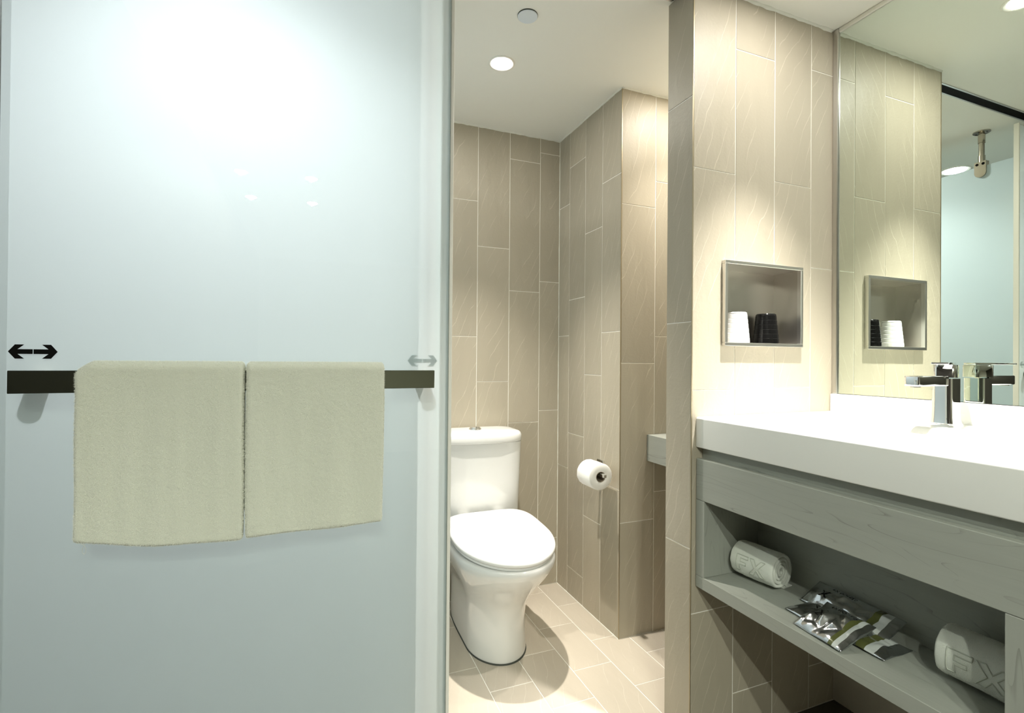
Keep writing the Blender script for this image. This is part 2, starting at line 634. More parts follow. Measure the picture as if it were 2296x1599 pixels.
def tile_mesh(wd, ht, mat):
    key = (round(wd, 4), round(ht, 4), mat.name)
    if key in _tile_cache:
        return _tile_cache[key]
    bm = bmesh.new()
    c = 0.0007
    a = [(-wd / 2, -ht / 2), (wd / 2, -ht / 2), (wd / 2, ht / 2), (-wd / 2, ht / 2)]
    b = [(-wd / 2 + c, -ht / 2 + c), (wd / 2 - c, -ht / 2 + c), (wd / 2 - c, ht / 2 - c), (-wd / 2 + c, ht / 2 - c)]
    r0 = [bm.verts.new((x, TH, z)) for x, z in a]
    r1 = [bm.verts.new((x, c, z)) for x, z in a]
    r2_ = [bm.verts.new((x, 0, z)) for x, z in b]
    for p, q in ((r0, r1), (r1, r2_)):
        for i in range(4):
            bm.faces.new((p[i], p[(i + 1) % 4], q[(i + 1) % 4], q[i]))
    bm.faces.new(r2_)
    bm.faces.new(r0[::-1])
    bmesh.ops.recalc_face_normals(bm, faces=bm.faces)
    me = bpy.data.meshes.new('tile')
    bm.to_mesh(me)
    bm.free()
    me.materials.append(mat)
    _tile_cache[key] = me
    return me

def put_tile(parent, cx, cy, cz, wd, ht, rot, mat):
    o = bpy.data.objects.new('tile', tile_mesh(wd, ht, mat))
    o.location = (cx, cy, cz)
    o.rotation_euler = rot
    o.parent = parent
    COL.objects.link(o)
    return o

def spans(joint, lo, hi, L):
    """cut [lo, hi] at joint + k L"""
    k = math.ceil((lo - joint) / L + 1e-6)
    cuts = [lo]
    while joint + k * L < hi - 1e-6:
        v = joint + k * L
        if v - cuts[-1] > 0.012:
            cuts.append(v)
        k += 1
    cuts.append(hi)
    return list(zip(cuts, cuts[1:]))

def tile_wall(parent, seams, joints, lo, hi, place, rot, mat, L=0.602, hole=None):
    """columns between consecutive seams; place(u, z) -> world point of the tile face"""
    for (u0, u1), j in zip(zip(seams, seams[1:]), joints):
        for z0, z1 in spans(j, lo, hi, L):
            a0, a1, b0, b1 = min(u0, u1) + JT / 2, max(u0, u1) - JT / 2, z0 + JT / 2, z1 - JT / 2
            if hole and a0 < hole[1] and a1 > hole[0] and b0 < hole[3] and b1 > hole[2]:
                h = hole
                bm = bmesh.new()
                if b0 < h[2]:
                    add_box(bm, a0, a1, 0, TH, b0, h[2])
                if b1 > h[3]:
                    add_box(bm, a0, a1, 0, TH, h[3], b1)
                if a0 < h[0]:
                    add_box(bm, a0, h[0], 0, TH, max(b0, h[2]), min(b1, h[3]))
                if a1 > h[1]:
                    add_box(bm, h[1], a1, 0, TH, max(b0, h[2]), min(b1, h[3]))
                if len(bm.verts):
                    cx, cz = (a0 + a1) / 2, (b0 + b1) / 2
                    for v in bm.verts:
                        v.co.x -= cx
                        v.co.z -= cz
                    obj('tile', bm, mat, parent, place(cx, cz), rot)
                continue
            put_tile(parent, *place((a0 + a1) / 2, (b0 + b1) / 2), a1 - a0, b1 - b0, rot, mat)

# ================================================================== SETTING
ZC = 2.082
YN, XP, YP = 1.066, 0.949, 1.171          # basin wall face, its free end, its back
YB, XS, YF = 2.097, 1.0745, 1.587         # back wall, side wall, recess wall
XM = 1.501                                # mirror face
G = 0.0012                                # grout sits this far behind the tile faces

bm = box(-0.95, 1.75, YN, 2.25, -0.10, -G)
add_box(bm, -0.95, 1.75, -3.4, YN, -0.10, -G)
floor = struct(obj('floor', bm, [M['grout'], M['darkfloor']]))
for p in floor.data.polygons:
    p.material_index = 1 if p.center.y < YN - 0.01 else 0
ceiling = struct(obj('ceiling', box(-0.95, 1.75, -3.4, 2.25, ZC, ZC + 0.10), M['paint']))
wall_back = struct(obj('wall_back', box(-0.95, XS + 0.15, YB + G, YB + 0.12, 0, ZC), M['grout']))
wall_side = struct(obj('wall_side', box(XS + G, XS + 0.15, YF + G, YB + G, 0, ZC), M['grout']))
wall_recess = struct(obj('wall_recess', box(XS + 0.15, 1.512, YF + G, YF + 0.1, 0, ZC), M['grout']))
wall_right = struct(obj('wall_right', box(1.512, 1.66, -3.4, 2.2, 0, ZC), M['wallpaint']))
wall_left = struct(obj('wall_left', box(-0.66, -0.525, -3.4, 1.165, 0, ZC), M['darkwood']))
wall_rear = struct(obj('wall_rear', box(-0.66, 1.66, -3.5, -3.4, 0, ZC), M['wallpaint']))
wall_shower = struct(obj('wall_shower', box(-0.86, -0.76, 1.165, YB, 0, ZC), M['shower']))
trim_jamb = struct(obj('trim_1', box(-0.86, -0.66, 1.10, 1.165, 0, ZC), M['shower']))
shower_back = struct(obj('wall_shower_back', box(-0.76, 0.235, YB - 0.004, YB, 0, ZC), M['shower']))

# partition carrying basin and cup niche
NX0, NX1, NZ0, NZ1 = 1.060, 1.346, 1.100, 1.322
NYB = 1.150
bm = bmesh.new()
X0 = XP + G
for a in ((X0, NX0, YN + G, YP - G, 0, ZC), (NX1, 1.512, YN + G, YP - G, 0, ZC), (NX0, NX1, YN + G, YP - G, 0, NZ0), (NX0, NX1, YN + G, YP - G, NZ1, ZC), (NX0, NX1, NYB, YP - G, NZ0, NZ1)):
    add_box(bm, *a)
wall_part = struct(obj('wall_partition', bm, M['grout']))

RY = (0, 0, 0)                      # faces -y
RX = (0, 0, -PI / 2)                # faces -x
RYB = (0, 0, PI)                    # faces +y
RF = (-PI / 2, 0, 0)                # faces up

ns = [XP + 0.0015, 1.1005, 1.2515, 1.4025, 1.512]
tile_wall(wall_part, ns, [1.576, 1.932, 1.578, 1.941], 0, ZC, lambda u, z: (u, YN, z), RY, M['tile'], 0.605, (NX0, NX1, NZ0, NZ1))
tile_wall(wall_part, [YN + 0.0015, YP], [1.771], 0, ZC, lambda u, z: (XP, u, z), RX, M['tile'], 0.615)
tile_wall(wall_part, ns, [1.50, 1.80, 1.50, 1.80], 0, ZC, lambda u, z: (u, YP, z), RYB, M['tile'])
obj('edge_strip', box(XP - 0.0006, XP + 0.0022, YN - 0.0006, YN + 0.0022, 0, ZC), M['brass'], wall_part)

bs = [0.214, 0.366, 0.518, 0.670, 0.8215, 0.973, XS]
tile_wall(wall_back, bs, [1.60, 1.95, 1.749, 1.550, 1.961, 1.413], 0, ZC, lambda u, z: (u, YB, z), RY, M['tile'], 0.6)
tile_wall(wall_side, [1.5885, 1.722, 1.857, 1.997, YB], [1.760, 1.588, 1.920, 1.759], 0, ZC, lambda u, z: (XS, u, z), RX, M['tile'], 0.6)
tile_wall(wall_recess, [XS + 0.0015, 1.2315, 1.383, 1.512], [1.643, 1.748, 1.643], 0, ZC, lambda u, z: (u, YF, z), RY, M['tile'], 0.604)
obj('edge_strip', box(XS - 0.0006, XS + 0.0022, YF - 0.0006, YF + 0.0022, 0, ZC), M['brass'], wall_side)

# floor tiles, half bond, long side along y
fx = [0.2285, 0.378, 0.5275, 0.675, 0.8240, 0.974, 1.1235, 1.273, 1.4225, 1.512]
for i, (x0, x1) in enumerate(zip(fx, fx[1:])):
    j = 1.482 if i % 2 == 0 else 1.619
    for y0, y1 in spans(j, YN, YB, 0.2745):
        put_tile(floor, (x0 + x1) / 2, (y0 + y1) / 2, 0, x1 - x0 - JT, y1 - y0 - JT, RF, M['floortile'])

for i in range(-3, 1):
    for k in range(0, 4):
        put_tile(floor, 0.2285 - 0.15 - 0.30 * (i + 3), 1.30 + 0.30 * k - 0.08, 0, 0.30 - JT, 0.30 - JT, RF, M['shower'])
for i in range(-3, 9):
    for k in range(-4, 4):
        x0, y1 = 0.15 + 0.30 * i - 0.0, YN - 0.30 * (k + 4)
        put_tile(floor, x0, y1 - 0.15, 0, 0.30 - JT, 0.30 - JT, RF, M['darkfloor'])

# caulk beads where tiles meet the ceiling and in the corner
def bead(name, p0, p1, r, parent):
    p0, p1 = Vector(p0), Vector(p1)
    n = max(6, int((p1 - p0).length / 0.012))
    d = (p1 - p0).normalized()
    ux = d.cross(Vector((0.3, 0.5, 0.81))).normalized()
    uy = d.cross(ux)
    rings = []
    for i in range(n + 1):
        p = p0.lerp(p1, i / n)
        rr = r * (1 + 0.55 * noise.noise(p * 45))
        rings.append([p + (ux * math.cos(a) + uy * math.sin(a)) * rr for a in (PI / 3 * k for k in range(6))])
    bm = bmesh.new()
    add_loft(bm, rings)
    return obj(name, bm, M['caulk'], parent, smooth=True)

bead('caulk_bead', (0.24, YB, ZC), (XS, YB, ZC), 0.005, wall_back)
bead('caulk_bead', (XS, YF, ZC), (XS, YB, ZC), 0.005, wall_side)
bead('caulk_bead', (XS, YB, 0), (XS, YB, ZC), 0.0022, wall_side)
bead('caulk_bead', (XS, YF, ZC), (1.512, YF, ZC), 0.005, wall_recess)
bead('caulk_bead', (XP, YN, ZC), (1.49, YN, ZC), 0.006, wall_part)
bead('caulk_bead', (XS, YF, 0), (XS, YB, 0), 0.0022, floor)

# ================================================================== SLIDING GLASS DOOR
DY = 1.131
door = struct(empty('door_1', (-0.106, DY, 0)), 'frosted glass sliding door with a dark towel bar, left of the toilet')
door['category'] = 'door'
def dpart(name, bm, mat, parent=None, smooth=False):
    for v in bm.verts:
        if parent is None:
            v.co -= Vector((-0.106, DY, 0))
    return obj(name, bm, mat, door, smooth=smooth)
bm = box(-0.512, 0.2925, DY, DY + 0.006, 0.012, 2.046)
bmesh.ops.recalc_face_normals(bm, faces=bm.faces)
bm.faces.ensure_lookup_table()
for f in bm.faces:
    f.material_index = 0 if f.normal.y > 0.9 else (2 if f.normal.y < -0.9 else 1)
dpart('glass_pane', bm, [M['film'], M['clear'], M['coated']])
bm = bmesh.new()
add_box(bm, 0.2925, 0.3000, DY - 0.003, DY + 0.015, 0.010, 2.048, 0.001, 1)
dpart('edge_profile', bm, M['white'])
dpart('seal_strip', box(0.276, 0.2925, DY + 0.0063, DY + 0.0103, 0.012, 2.046), M['seal'])
dpart('seal_strip', box(-0.512, -0.499, DY + 0.0063, DY + 0.0103, 0.012, 2.046), M['seal'])
for x in (-0.42, 0.2):
    bm = bmesh.new()
    add_box(bm, x - 0.03, x + 0.03, DY - 0.004, DY + 0.014, 2.03, 2.066, 0.002, 1)
    dpart('hanger', bm, M['alu'])

def arrow(cx, cz, y, dy, mat, hw=0.0342, s=0.0125):
    """double arrow sticker: two shafts with a hairline gap, swept-back heads"""
    bm = bmesh.new()
    n_, a_, b_ = hw - 1.03 * s, hw - 1.75 * s, hw - 0.75 * s
    for g in (1, -1):
        for q in ([(0.0006, -0.34 * s), (n_, -0.34 * s), (n_, 0.34 * s), (0.0006, 0.34 * s)], [(n_, -0.34 * s), (hw, 0), (n_, 0.34 * s)],
                  [(n_, 0.34 * s), (hw, 0), (b_, s), (a_, s)], [(n_, -0.34 * s), (a_, -s), (b_, -s), (hw, 0)]):
            add_poly(bm, [(cx + g * u, y, cz + v) for u, v in q], (0, dy, 0))
    dpart('arrow_sticker', bm, mat)
arrow(-0.4605, 1.0565, DY - 0.0008, 0.0007, M['black'])
arrow(0.233, 1.0455, DY + 0.0064, 0.0004, M['ghost'])

# towel bar with its brackets, and the round bosses of the brackets behind the glass
BX0, BX1, BY0, BY1, BZ0, BZ1 = -0.470, 0.2465, 1.0715, 1.0815, 0.9858, 1.0245
bar = dpart('towel_bar', box(BX0, BX1, BY0, BY1, BZ0, BZ1, 0.0012, 2), M['blackchrome'])
for x in (-0.452, 0.226):
    bm = bmesh.new()
    add_cyl(bm, (x, BY1 - 0.001, 1.005), (x, DY, 1.005), 0.010)
    add_cyl(bm, (x, DY - 0.006, 1.005), (x, DY - 0.0002, 1.005), 0.0165)
    for v in bm.verts:
        v.co -= Vector((-0.106, DY, 0))
    autosmooth(obj('bracket', bm, M['blackchrome'], bar))
    bm = bmesh.new()
    add_cyl(bm, (x, DY + 0.0062, 1.005), (x, DY + 0.030, 1.005), 0.0165)
    for v in bm.verts:
        v.co -= Vector((-0.106, DY, 0))
    autosmooth(obj('bracket_boss', bm, M['nickel'], bar))

# ceiling track
bm = bmesh.new()
TX0, TX1 = -0.66, XP - 0.002
add_box(bm, TX0, TX1, 1.108, 1.114, ZC - 0.0025, ZC)
add_box(bm, TX0, TX1, 1.147, 1.153, ZC - 0.0025, ZC)
track = tag(obj('door_track', bm, M['alu']), 'grey metal ceiling track with a black slot, seen in the mirror', 'track')
obj('slot', box(TX0, TX1, 1.114, 1.147, ZC - 0.0012, ZC), M['black'], track)

# ================================================================== SHOWER SCREEN
scr = tag(empty('shower_screen', (0.24, 1.62, 0)), 'frosted glass shower screen hung from the ceiling, seen in the mirror', 'shower screen')
bm = box(-0.005, 0.005, -0.455, 0.47, 0.015, 1.927)
bmesh.ops.recalc_face_normals(bm, faces=bm.faces)
for f in bm.faces:
    f.material_index = 0 if f.normal.x > 0.9 else 1
obj('glass_pane', bm, [M['film'], M['clear']], scr)
cy = 1.28 - 1.62
post = bmesh.new()
add_cyl(post, (0, cy, 1.945), (0, cy, 2.078), 0.0105)
post = autosmooth(obj('ceiling_post', post, M['nickel'], scr))
bm = bmesh.new()
add_lathe(bm, [(0.031, 0.0), (0.031, -0.003), (0.028, -0.005)], (0, cy, 2.082), 32)
autosmooth(obj('flange', bm, M['nickel'], post))
for x, y in ((0.02, 0), (-0.02, 0), (0, 0.02), (0, -0.02)):
    bm = bmesh.new()
    add_cyl(bm, (x, cy + y, 2.0772), (x, cy + y, 2.0765), 0.0035, n=12)
    obj('screw', bm, M['black'], post)
for z0, z1 in ((2.032, 2.068), (1.945, 1.975)):
    bm = bmesh.new()
    add_cyl(bm, (0, cy, z0), (0, cy, z1), 0.0128)
    autosmooth(obj('sleeve', bm, M['nickel'], post))
for sx in (1, -1):
    bm = bmesh.new()
    pts = [(sx * 0.0055, cy - 0.021, 1.948)]
    for k in range(13):
        a = PI + PI * k / 12
        pts.append((sx * 0.0055, cy + 0.021 * math.cos(a), 1.899 + 0.021 * math.sin(a)))
    pts.append((sx * 0.0055, cy + 0.021, 1.948))
    add_poly(bm, pts, (sx * 0.007, 0, 0))
    cl = obj('clamp', tri_poly(bm), M['nickel'], scr)
    if sx > 0:
        for y in (-0.011, 0.011):
            bm = bmesh.new()
            add_lathe(bm, [(0.0055, 0.0), (0.0055, 0.0012), (0.003, 0.0012), (0.003, 0.0004)], (0, 0, 0), 20)
            bmesh.ops.rotate(bm, verts=bm.verts, matrix=Matrix.Rotation(PI / 2, 3, 'Y'))
            bmesh.ops.translate(bm, verts=bm.verts, vec=(0.0125, cy + y, 1.936))
            obj('screw', bm, M['black'], cl)
obj('clamp_block', box(-0.0055, 0.0055, cy - 0.020, cy + 0.020, 1.928, 1.948), M['nickel'], scr)

# ================================================================== CEILING FITTINGS
for k, (x, y, W, half, spill, c, lab) in enumerate(LAMPS):
    t = tag(empty('downlight', (x, y, ZC)), lab, 'light', 'entry downlights' if k >= 4 else None)
    if k == 2:
        t.scale = (1.55, 1.55, 1.3)
    bm = bmesh.new()
    add_lathe(bm, [(0.046, 0.0), (0.046, -0.002), (0.043, -0.0035), (0.034, -0.0015), (0.034, 0.0)], (0, 0, 0), 40, False, False)
    obj('trim_ring', bm, M['white'], t, smooth=True)
    bm = bmesh.new()
    add_lathe(bm, [(0.0335, -0.001), (0.030, -0.0025), (0.015, -0.0035), (0.002, -0.0038)], (0, 0, 0), 32, True, True)
    obj('lens', bm, M['lensc'] if k == 2 else M['lens'], t, smooth=True)
    ld = bpy.data.lights.new('beam', 'SPOT')
    ld.energy = W
    ld.color = c
    ld.spot_size = math.radians(2 * half)
    ld.spot_blend = 1.0 if k < 4 else 0.7
    ld.shadow_soft_size = 0.015
    lo = bpy.data.objects.new('beam', ld)
    lo.location = (0, 0, -0.005)
    lo.parent = t
    COL.objects.link(lo)
    ld = bpy.data.lights.new('spill', 'AREA')
    ld.shape = 'DISK'
    ld.size = 0.06
    ld.energy = spill
    ld.color = c
    lo = bpy.data.objects.new('spill', ld)
    lo.location = (0, 0, -0.0045)
    lo.parent = t
    COL.objects.link(lo)

t = tag(empty('cover_disc', (0.587, 1.365, ZC)), 'flat grey round cover plate on the ceiling above the doorway', 'cover plate')
bm = bmesh.new()
add_lathe(bm, [(0.030, -0.003), (0.030, -0.0042), (0.029, -0.005), (0.001, -0.005)], (0, 0, 0), 40)
autosmooth(obj('plate', bm, M['disc'], t))
bm = bmesh.new()
add_lathe(bm, [(0.0305, 0.0), (0.0305, -0.003)], (0, 0, 0), 40)
obj('collar', bm, M['darkcaulk'], t)

# ================================================================== MIRROR
bm = box(XM, XM + 0.006, -0.9, YN - 0.0175, 0.953, 2.066)
bmesh.ops.recalc_face_normals(bm, faces=bm.faces)
for f in bm.faces:
    f.material_index = 0 if f.normal.x < -0.9 else 1
mir = tag(obj('mirror', bm, [M['mirror'], M['blackchrome']]), 'large frameless wall mirror above the white basin counter', 'mirror')
obj('edge_channel', box(XM - 0.006, XM + 0.0105, YN - 0.017, YN - 0.0003, 0.952, 2.080, 0.002, 2), M['alu'], mir)
bm = bmesh.new()
add_box(bm, XM - 0.004, XM + 0.0105, -0.9, YN - 0.017, 2.067, 2.0815, 0.003, 2)
obj('top_channel', bm, M['caulk'], mir)

# ================================================================== NICHE
nb = tag(empty('cup_niche', ((NX0 + NX1) / 2, YN, NZ0)), 'brushed steel recessed niche holding two cups in the tiled wall', 'niche')
ox, oz = (NX0 + NX1) / 2, NZ0
hw, hh = (NX1 - NX0) / 2, NZ1 - NZ0
bm = bmesh.new()
d, t_ = NYB - YN - 0.001, 0.0012
add_box(bm, -hw, hw, -0.004, d, 0.0002, t_)
add_box(bm, -hw, hw, -0.004, d, hh - t_, hh - 0.0002)
add_box(bm, -hw + 0.0002, -hw + t_, -0.004, d, t_, hh - t_)
add_box(bm, hw - t_, hw - 0.0002, -0.004, d, t_, hh - t_)
add_box(bm, -hw, hw, d - t_, d, t_, hh - t_)
obj('liner', bm, M['steel'], nb)
bm = bmesh.new()
fo, fi, y0, y1 = 0.008, 0.0015, -0.014, -0.0004
for a in ((-hw - fo, hw + fo, y0, y1, hh - fi, hh + fo), (-hw - fo, hw + fo, y0, y1, -fo, fi), (-hw - fo, -hw + fi, y0, y1, fi, hh - fi), (hw - fi, hw + fo, y0, y1, fi, hh - fi)):
    add_box(bm, *a, 0.0008, 1)
obj('frame', bm, M['steelframe'], nb)

def cup(x, y, mat, label):
    t = tag(empty('cup', (x, y, NZ0 + 0.0014)), label, 'cup', 'cups in the niche')
    prof = [(0.034, 0.0), (0.0355, 0.0015)]
    z = 0.004
    for k in range(6):
        ra = 0.0358 - 0.0013 * k
        prof += [(ra, z), (ra - 0.0006, z + 0.0115), (ra - 0.0016, z + 0.0125), (ra - 0.0016, z + 0.0135)]
        z += 0.0137
    prof += [(0.0275, z), (0.0268, z + 0.003), (0.0255, z + 0.0045), (0.004, z + 0.0045)]
    bm = bmesh.new()
    add_lathe(bm, prof, (0, 0, 0), 48)
    autosmooth(obj('body', bm, mat, t), 28)
    bm = bmesh.new()
    add_lathe(bm, [(0.0272, z - 0.0005), (0.0284, z + 0.0004), (0.0280, z + 0.002), (0.0268, z + 0.0022)], (0, 0, 0), 48, False, False)
    obj('rim', bm, mat, t, smooth=True)
cup(1.150, 1.1070, M['whitegloss'], 'white ribbed cup upside down in the wall niche')
cup(1.266, 1.1070, M['blackgloss'], 'black ribbed cup upside down in the wall niche')

# ================================================================== VANITY
VX, VY0, VY1 = 0.965, 0.388, YN - 0.001
# counter with integrated basin, rounded front edge and left corner
ct = tag(empty('vanity_counter', (1.22, 0.73, 0.816)), 'thick white washbasin countertop with upstand below the mirror', 'countertop')
CO = Vector((1.22, 0.73, 0.816))
def cpart(name, bm, mat, parent=ct, smooth=False):
    for v in bm.verts:
        v.co -= CO
    return obj(name, bm, mat, parent, smooth=smooth)
CX1, CY0, CZ1 = 1.5105, 0.372, 0.898
bm = bmesh.new()
# outline grid of the top with a dished basin
nx, ny = 60, 70
R = 0.006
bx0, bx1, by0, by1 = 1.035, 1.345, 0.50, 0.95
def dish(x, y):
    u = max(abs(x - (bx0 + bx1) / 2) / ((bx1 - bx0) / 2), 0)
    v = max(abs(y - (by0 + by1) / 2) / ((by1 - by0) / 2), 0)
    s = (u ** 5 + v ** 5) ** 0.2
    if s >= 1:
        return 0.0
    k = min(1, (1 - s) / 0.55)
    k = k * k * (3 - 2 * k)
    return -0.062 * k
xs = [VX + R] + [VX + R + (CX1 - VX - R) * i / nx for i in range(1, nx + 1)]
ys = [CY0 + (VY1 - CY0) * j / ny for j in range(ny + 1)]
grid = [[bm.verts.new((x, y, CZ1 + dish(x, y))) for y in ys] for x in xs]
for i in range(len(xs) - 1):
    for j in range(ny):
        bm.faces.new((grid[i][j], grid[i + 1][j], grid[i + 1][j + 1], grid[i][j + 1]))
# front: quarter round, face, quarter round, underside
prof = []
for k in range(1, 7):
    a = PI / 2 * k / 6
    prof.append((VX + R - R * math.sin(a), CZ1 - R + R * math.cos(a)))
for k in range(0, 5):
    a = PI / 2 * k / 4
    prof.append((VX + 0.003 - 0.003 * math.cos(a), 0.816 + 0.003 - 0.003 * math.sin(a)))
prof.append((CX1, 0.816))
prev = grid[0]
for (x, z) in prof:
    row = [bm.verts.new((x, y, z)) for y in ys]
    for j in range(ny):
        bm.faces.new((prev[j], prev[j + 1], row[j + 1], row[j]))
    prev = row
for j in range(ny):
    bm.faces.new((prev[j], prev[j + 1], grid[-1][j + 1], grid[-1][j]))
ends = [e for e in bm.edges if e.is_boundary]
bmesh.ops.holes_fill(bm, edges=ends, sides=0)
o = cpart('slab', bm, M['solid'])
autosmooth(o, 40)
cpart('upstand', box(1.4885, 1.5105, CY0, VY1, CZ1 - 0.001, 0.9515, 0.002, 2), M['solid'])
bm = bmesh.new()
add_lathe(bm, [(0.021, 0.0), (0.021, 0.002), (0.019, 0.003), (0.004, 0.0035)], (1.19, 0.725, CZ1 - 0.0618), 32)
cpart('drain', bm, M['chrome'], smooth=True)

# cabinet
cab = tag(empty('vanity_cabinet', (1.06, 0.727, 0.441)), 'grey oak vanity cabinet with an open towel shelf under the counter', 'cabinet')
VO = Vector((1.06, 0.727, 0.441))
def vpart(name, bm, mat, parent=cab):
    for v in bm.verts:
        v.co -= VO
    return obj(name, bm, mat, parent)
YL, YR = VY1 - 0.0005, VY0
ZA0, ZA1, ZS, ZB = 0.6765, 0.7865, 0.4735, 0.4415
XB = 1.158
bv = 0.0008
vpart('drawer_front', box(VX, VX + 0.018, YR, YL, ZA0, ZA1, 0.0015, 2), M['wood'])
vpart('gap_panel', box(VX + 0.022, VX + 0.036, YR, YL, ZA1 - 0.03, 0.8155), M['wood'])
vpart('stile', box(VX, XB, YL - 0.030, YL, ZS + 0.0004, ZA0 - 0.0006, bv, 1), M['woodv'])
vpart('stile', box(VX, XB, YR, YR + 0.030, ZS + 0.0004, ZA0 - 0.0006, bv, 1), M['woodv'])
vpart('shelf_board', box(VX, XB + 0.016, YR, YL, ZB, ZS, bv, 1), M['wood'])
vpart('back_panel', box(XB, XB + 0.016, YR, YL, ZS + 0.0003, 0.8155), M['wood'])
vpart('top_board', box(VX + 0.018, XB, YR, YL, ZA0, ZA0 + 0.016), M['wood'])
vpart('side_panel', box(XB + 0.016, 1.5115, YL - 0.018, YL, ZB, 0.8155), M['woodv'])
vpart('side_panel', box(XB + 0.016, 1.5115, YR, YR + 0.018, ZB, 0.8155), M['woodv'])
vpart('bottom_panel', box(XB + 0.016, 1.5115, YR + 0.018, YL - 0.018, ZB, ZB + 0.016), M['wood'])

# ================================================================== FAUCET
FX_, FY_ = 1.434, 0.733
fa = tag(empty('faucet', (FX_, FY_, CZ1)), 'chrome single lever basin faucet on the counter in front of the mirror', 'faucet')
def rsq(hx, hy, r, z, cx=0, cy=0, n=6):
    out = []
    for sx, sy, a0 in ((1, 1, 0), (-1, 1, PI / 2), (-1, -1, PI), (1, -1, 1.5 * PI)):
        for k in range(n + 1):
            a = a0 + PI / 2 * k / n
            out.append((cx + sx * (hx - r) + r * math.cos(a), cy + sy * (hy - r) + r * math.sin(a), z))
    return out
bm = bmesh.new()
add_loft(bm, [rsq(0.0265, 0.0265, 0.010, 0.0), rsq(0.0265, 0.0265, 0.010, 0.004), rsq(0.0255, 0.0255, 0.010, 0.005), rsq(0.0255, 0.0255, 0.01, 0.006)])
autosmooth(obj('base_ring', bm, M['chrome'], fa))
bm = bmesh.new()
add_loft(bm, [rsq(0.0245, 0.0245, 0.010, 0.006), rsq(0.0228, 0.0228, 0.010, 0.02), rsq(0.0222, 0.0222, 0.010, 0.06), rsq(0.0222, 0.0222, 0.010, 0.114)])
autosmooth(obj('body', bm, M['chrome'], fa), 50)
bm = bmesh.new()
add_box(bm, -0.134, -0.018, -0.0165, 0.0165, 0.0965, 0.1205, 0.003, 3)
sp_ = autosmooth(obj('spout', bm, M['chrome'], fa))
bm = bmesh.new()
add_cyl(bm, (-0.119, 0, 0.0935), (-0.119, 0, 0.097), 0.010)
autosmooth(obj('aerator', bm, M['alu'], sp_))
lev = bmesh.new()
add_loft(lev, [rsq(0.0235, 0.0222, 0.009, 0.1165), rsq(0.0235, 0.0222, 0.009, 0.146), rsq(0.0225, 0.0212, 0.009, 0.1475)])
hd = autosmooth(obj('head', lev, M['chrome'], fa, rot=(0, 0, math.radians(20))), 50)
bm = bmesh.new()
add_box(bm, -0.086, 0.0225, -0.0165, 0.0165, 0.1478, 0.1530, 0.0018, 2)
autosmooth(obj('lever', bm, M['chrome'], hd))

# ================================================================== TOILET
TCX = 0.635
wc = tag(empty('toilet', (TCX, 1.78, 0)), 'white close-coupled toilet with closed lid against the tiled back wall', 'toilet')
TO = Vector((TCX, 1.78, 0))
def tpart(name, bm, mat, parent=wc, ang=50):
    for v in bm.verts:
        v.co -= TO
    return autosmooth(obj(name, bm, mat, parent), ang)
bm = bmesh.new()
S = [  # z, half width, front y, back y
    (0.0015, 0.108, 1.594, 2.085), (0.010, 0.109, 1.592, 2.085), (0.06, 0.108, 1.596, 2.085), (0.12, 0.107, 1.600, 2.085), (0.17, 0.110, 1.592, 2.085),
    (0.205, 0.118, 1.573, 2.085), (0.24, 0.131, 1.545, 2.085), (0.275, 0.147, 1.510, 2.085), (0.31, 0.162, 1.476, 2.085), (0.34, 0.173, 1.450, 2.08),
    (0.36, 0.178, 1.438, 2.08), (0.372, 0.179, 1.436, 2.08), (0.378, 0.176, 1.439, 2.08), (0.380, 0.168, 1.447, 2.08)]
add_loft(bm, [egg(TCX, h, f, b, z, eb=4.0, fd=(0.15 if z < .2 else 0.15 + (z - .2) * 0.5)) for z, h, f, b in S])
tpart('bowl', bm, M['porcelain'])
bm = bmesh.new()
add_loft(bm, [egg(TCX, 0.111, 1.589, 2.08, 0.0, eb=4, fd=0.153), egg(TCX, 0.1095, 1.591, 2.08, 0.004, eb=4, fd=0.152)])
tpart('base_sealant', bm, M['darkcaulk'])
def tilt(p, z0):
    return (p[0], p[1], z0 + (p[2]) + (p[1] - 1.44) * 0.075)
def lid_rings(prof, hw, yf, yb, z0):
    out = []
    for ins, z in prof:
        out.append([tilt(p, z0) for p in egg(TCX, hw - ins, yf + ins, yb - ins, z, eb=4.5, fd=0.235 - ins * 0.9)])
    return out
bm = bmesh.new()
add_loft(bm, lid_rings([(0.006, 0.0), (0.003, 0.001), (0.003, 0.009), (0.007, 0.010)], 0.177, 1.442, 1.88, 0.3800))
tpart('seat', bm, M['seatplastic'])
bm = bmesh.new()
add_loft(bm, lid_rings([(0.010, 0.0), (0.003, 0.0005), (0.0, 0.004), (0.0, 0.010), (0.003, 0.0165), (0.010, 0.0205), (0.024, 0.0225), (0.07, 0.0235), (0.13, 0.024)], 0.180, 1.437, 1.888, 0.3915))
tpart('lid', bm, M['seatplastic'], ang=60)
def sup(cx, hx, y0, y1, z, e=6.0, n=64, bow=0.0):
    yc, hy = (y0 + y1) / 2, (y1 - y0) / 2
    out = []
    for i in range(n):
        t = 2 * PI * i / n
        x = hx * spow(math.cos(t), 2 / e)
        y = hy * spow(math.sin(t), 2 / e)
        if y < 0:
            y -= bow * (1 - (x / hx) ** 2)
        out.append((cx + x, yc + y, z))
    return out
bm = bmesh.new()
add_loft(bm, [sup(TCX, a, y0, 2.092, z, 7, bow=0.012) for z, a, y0 in ((0.381, 0.160, 1.935), (0.392, 0.172, 1.925), (0.405, 0.1755, 1.920), (0.55, 0.180, 1.914), (0.708, 0.184, 1.908))])
tank = tpart('tank', bm, M['porcelain'], ang=60)
bm = bmesh.new()
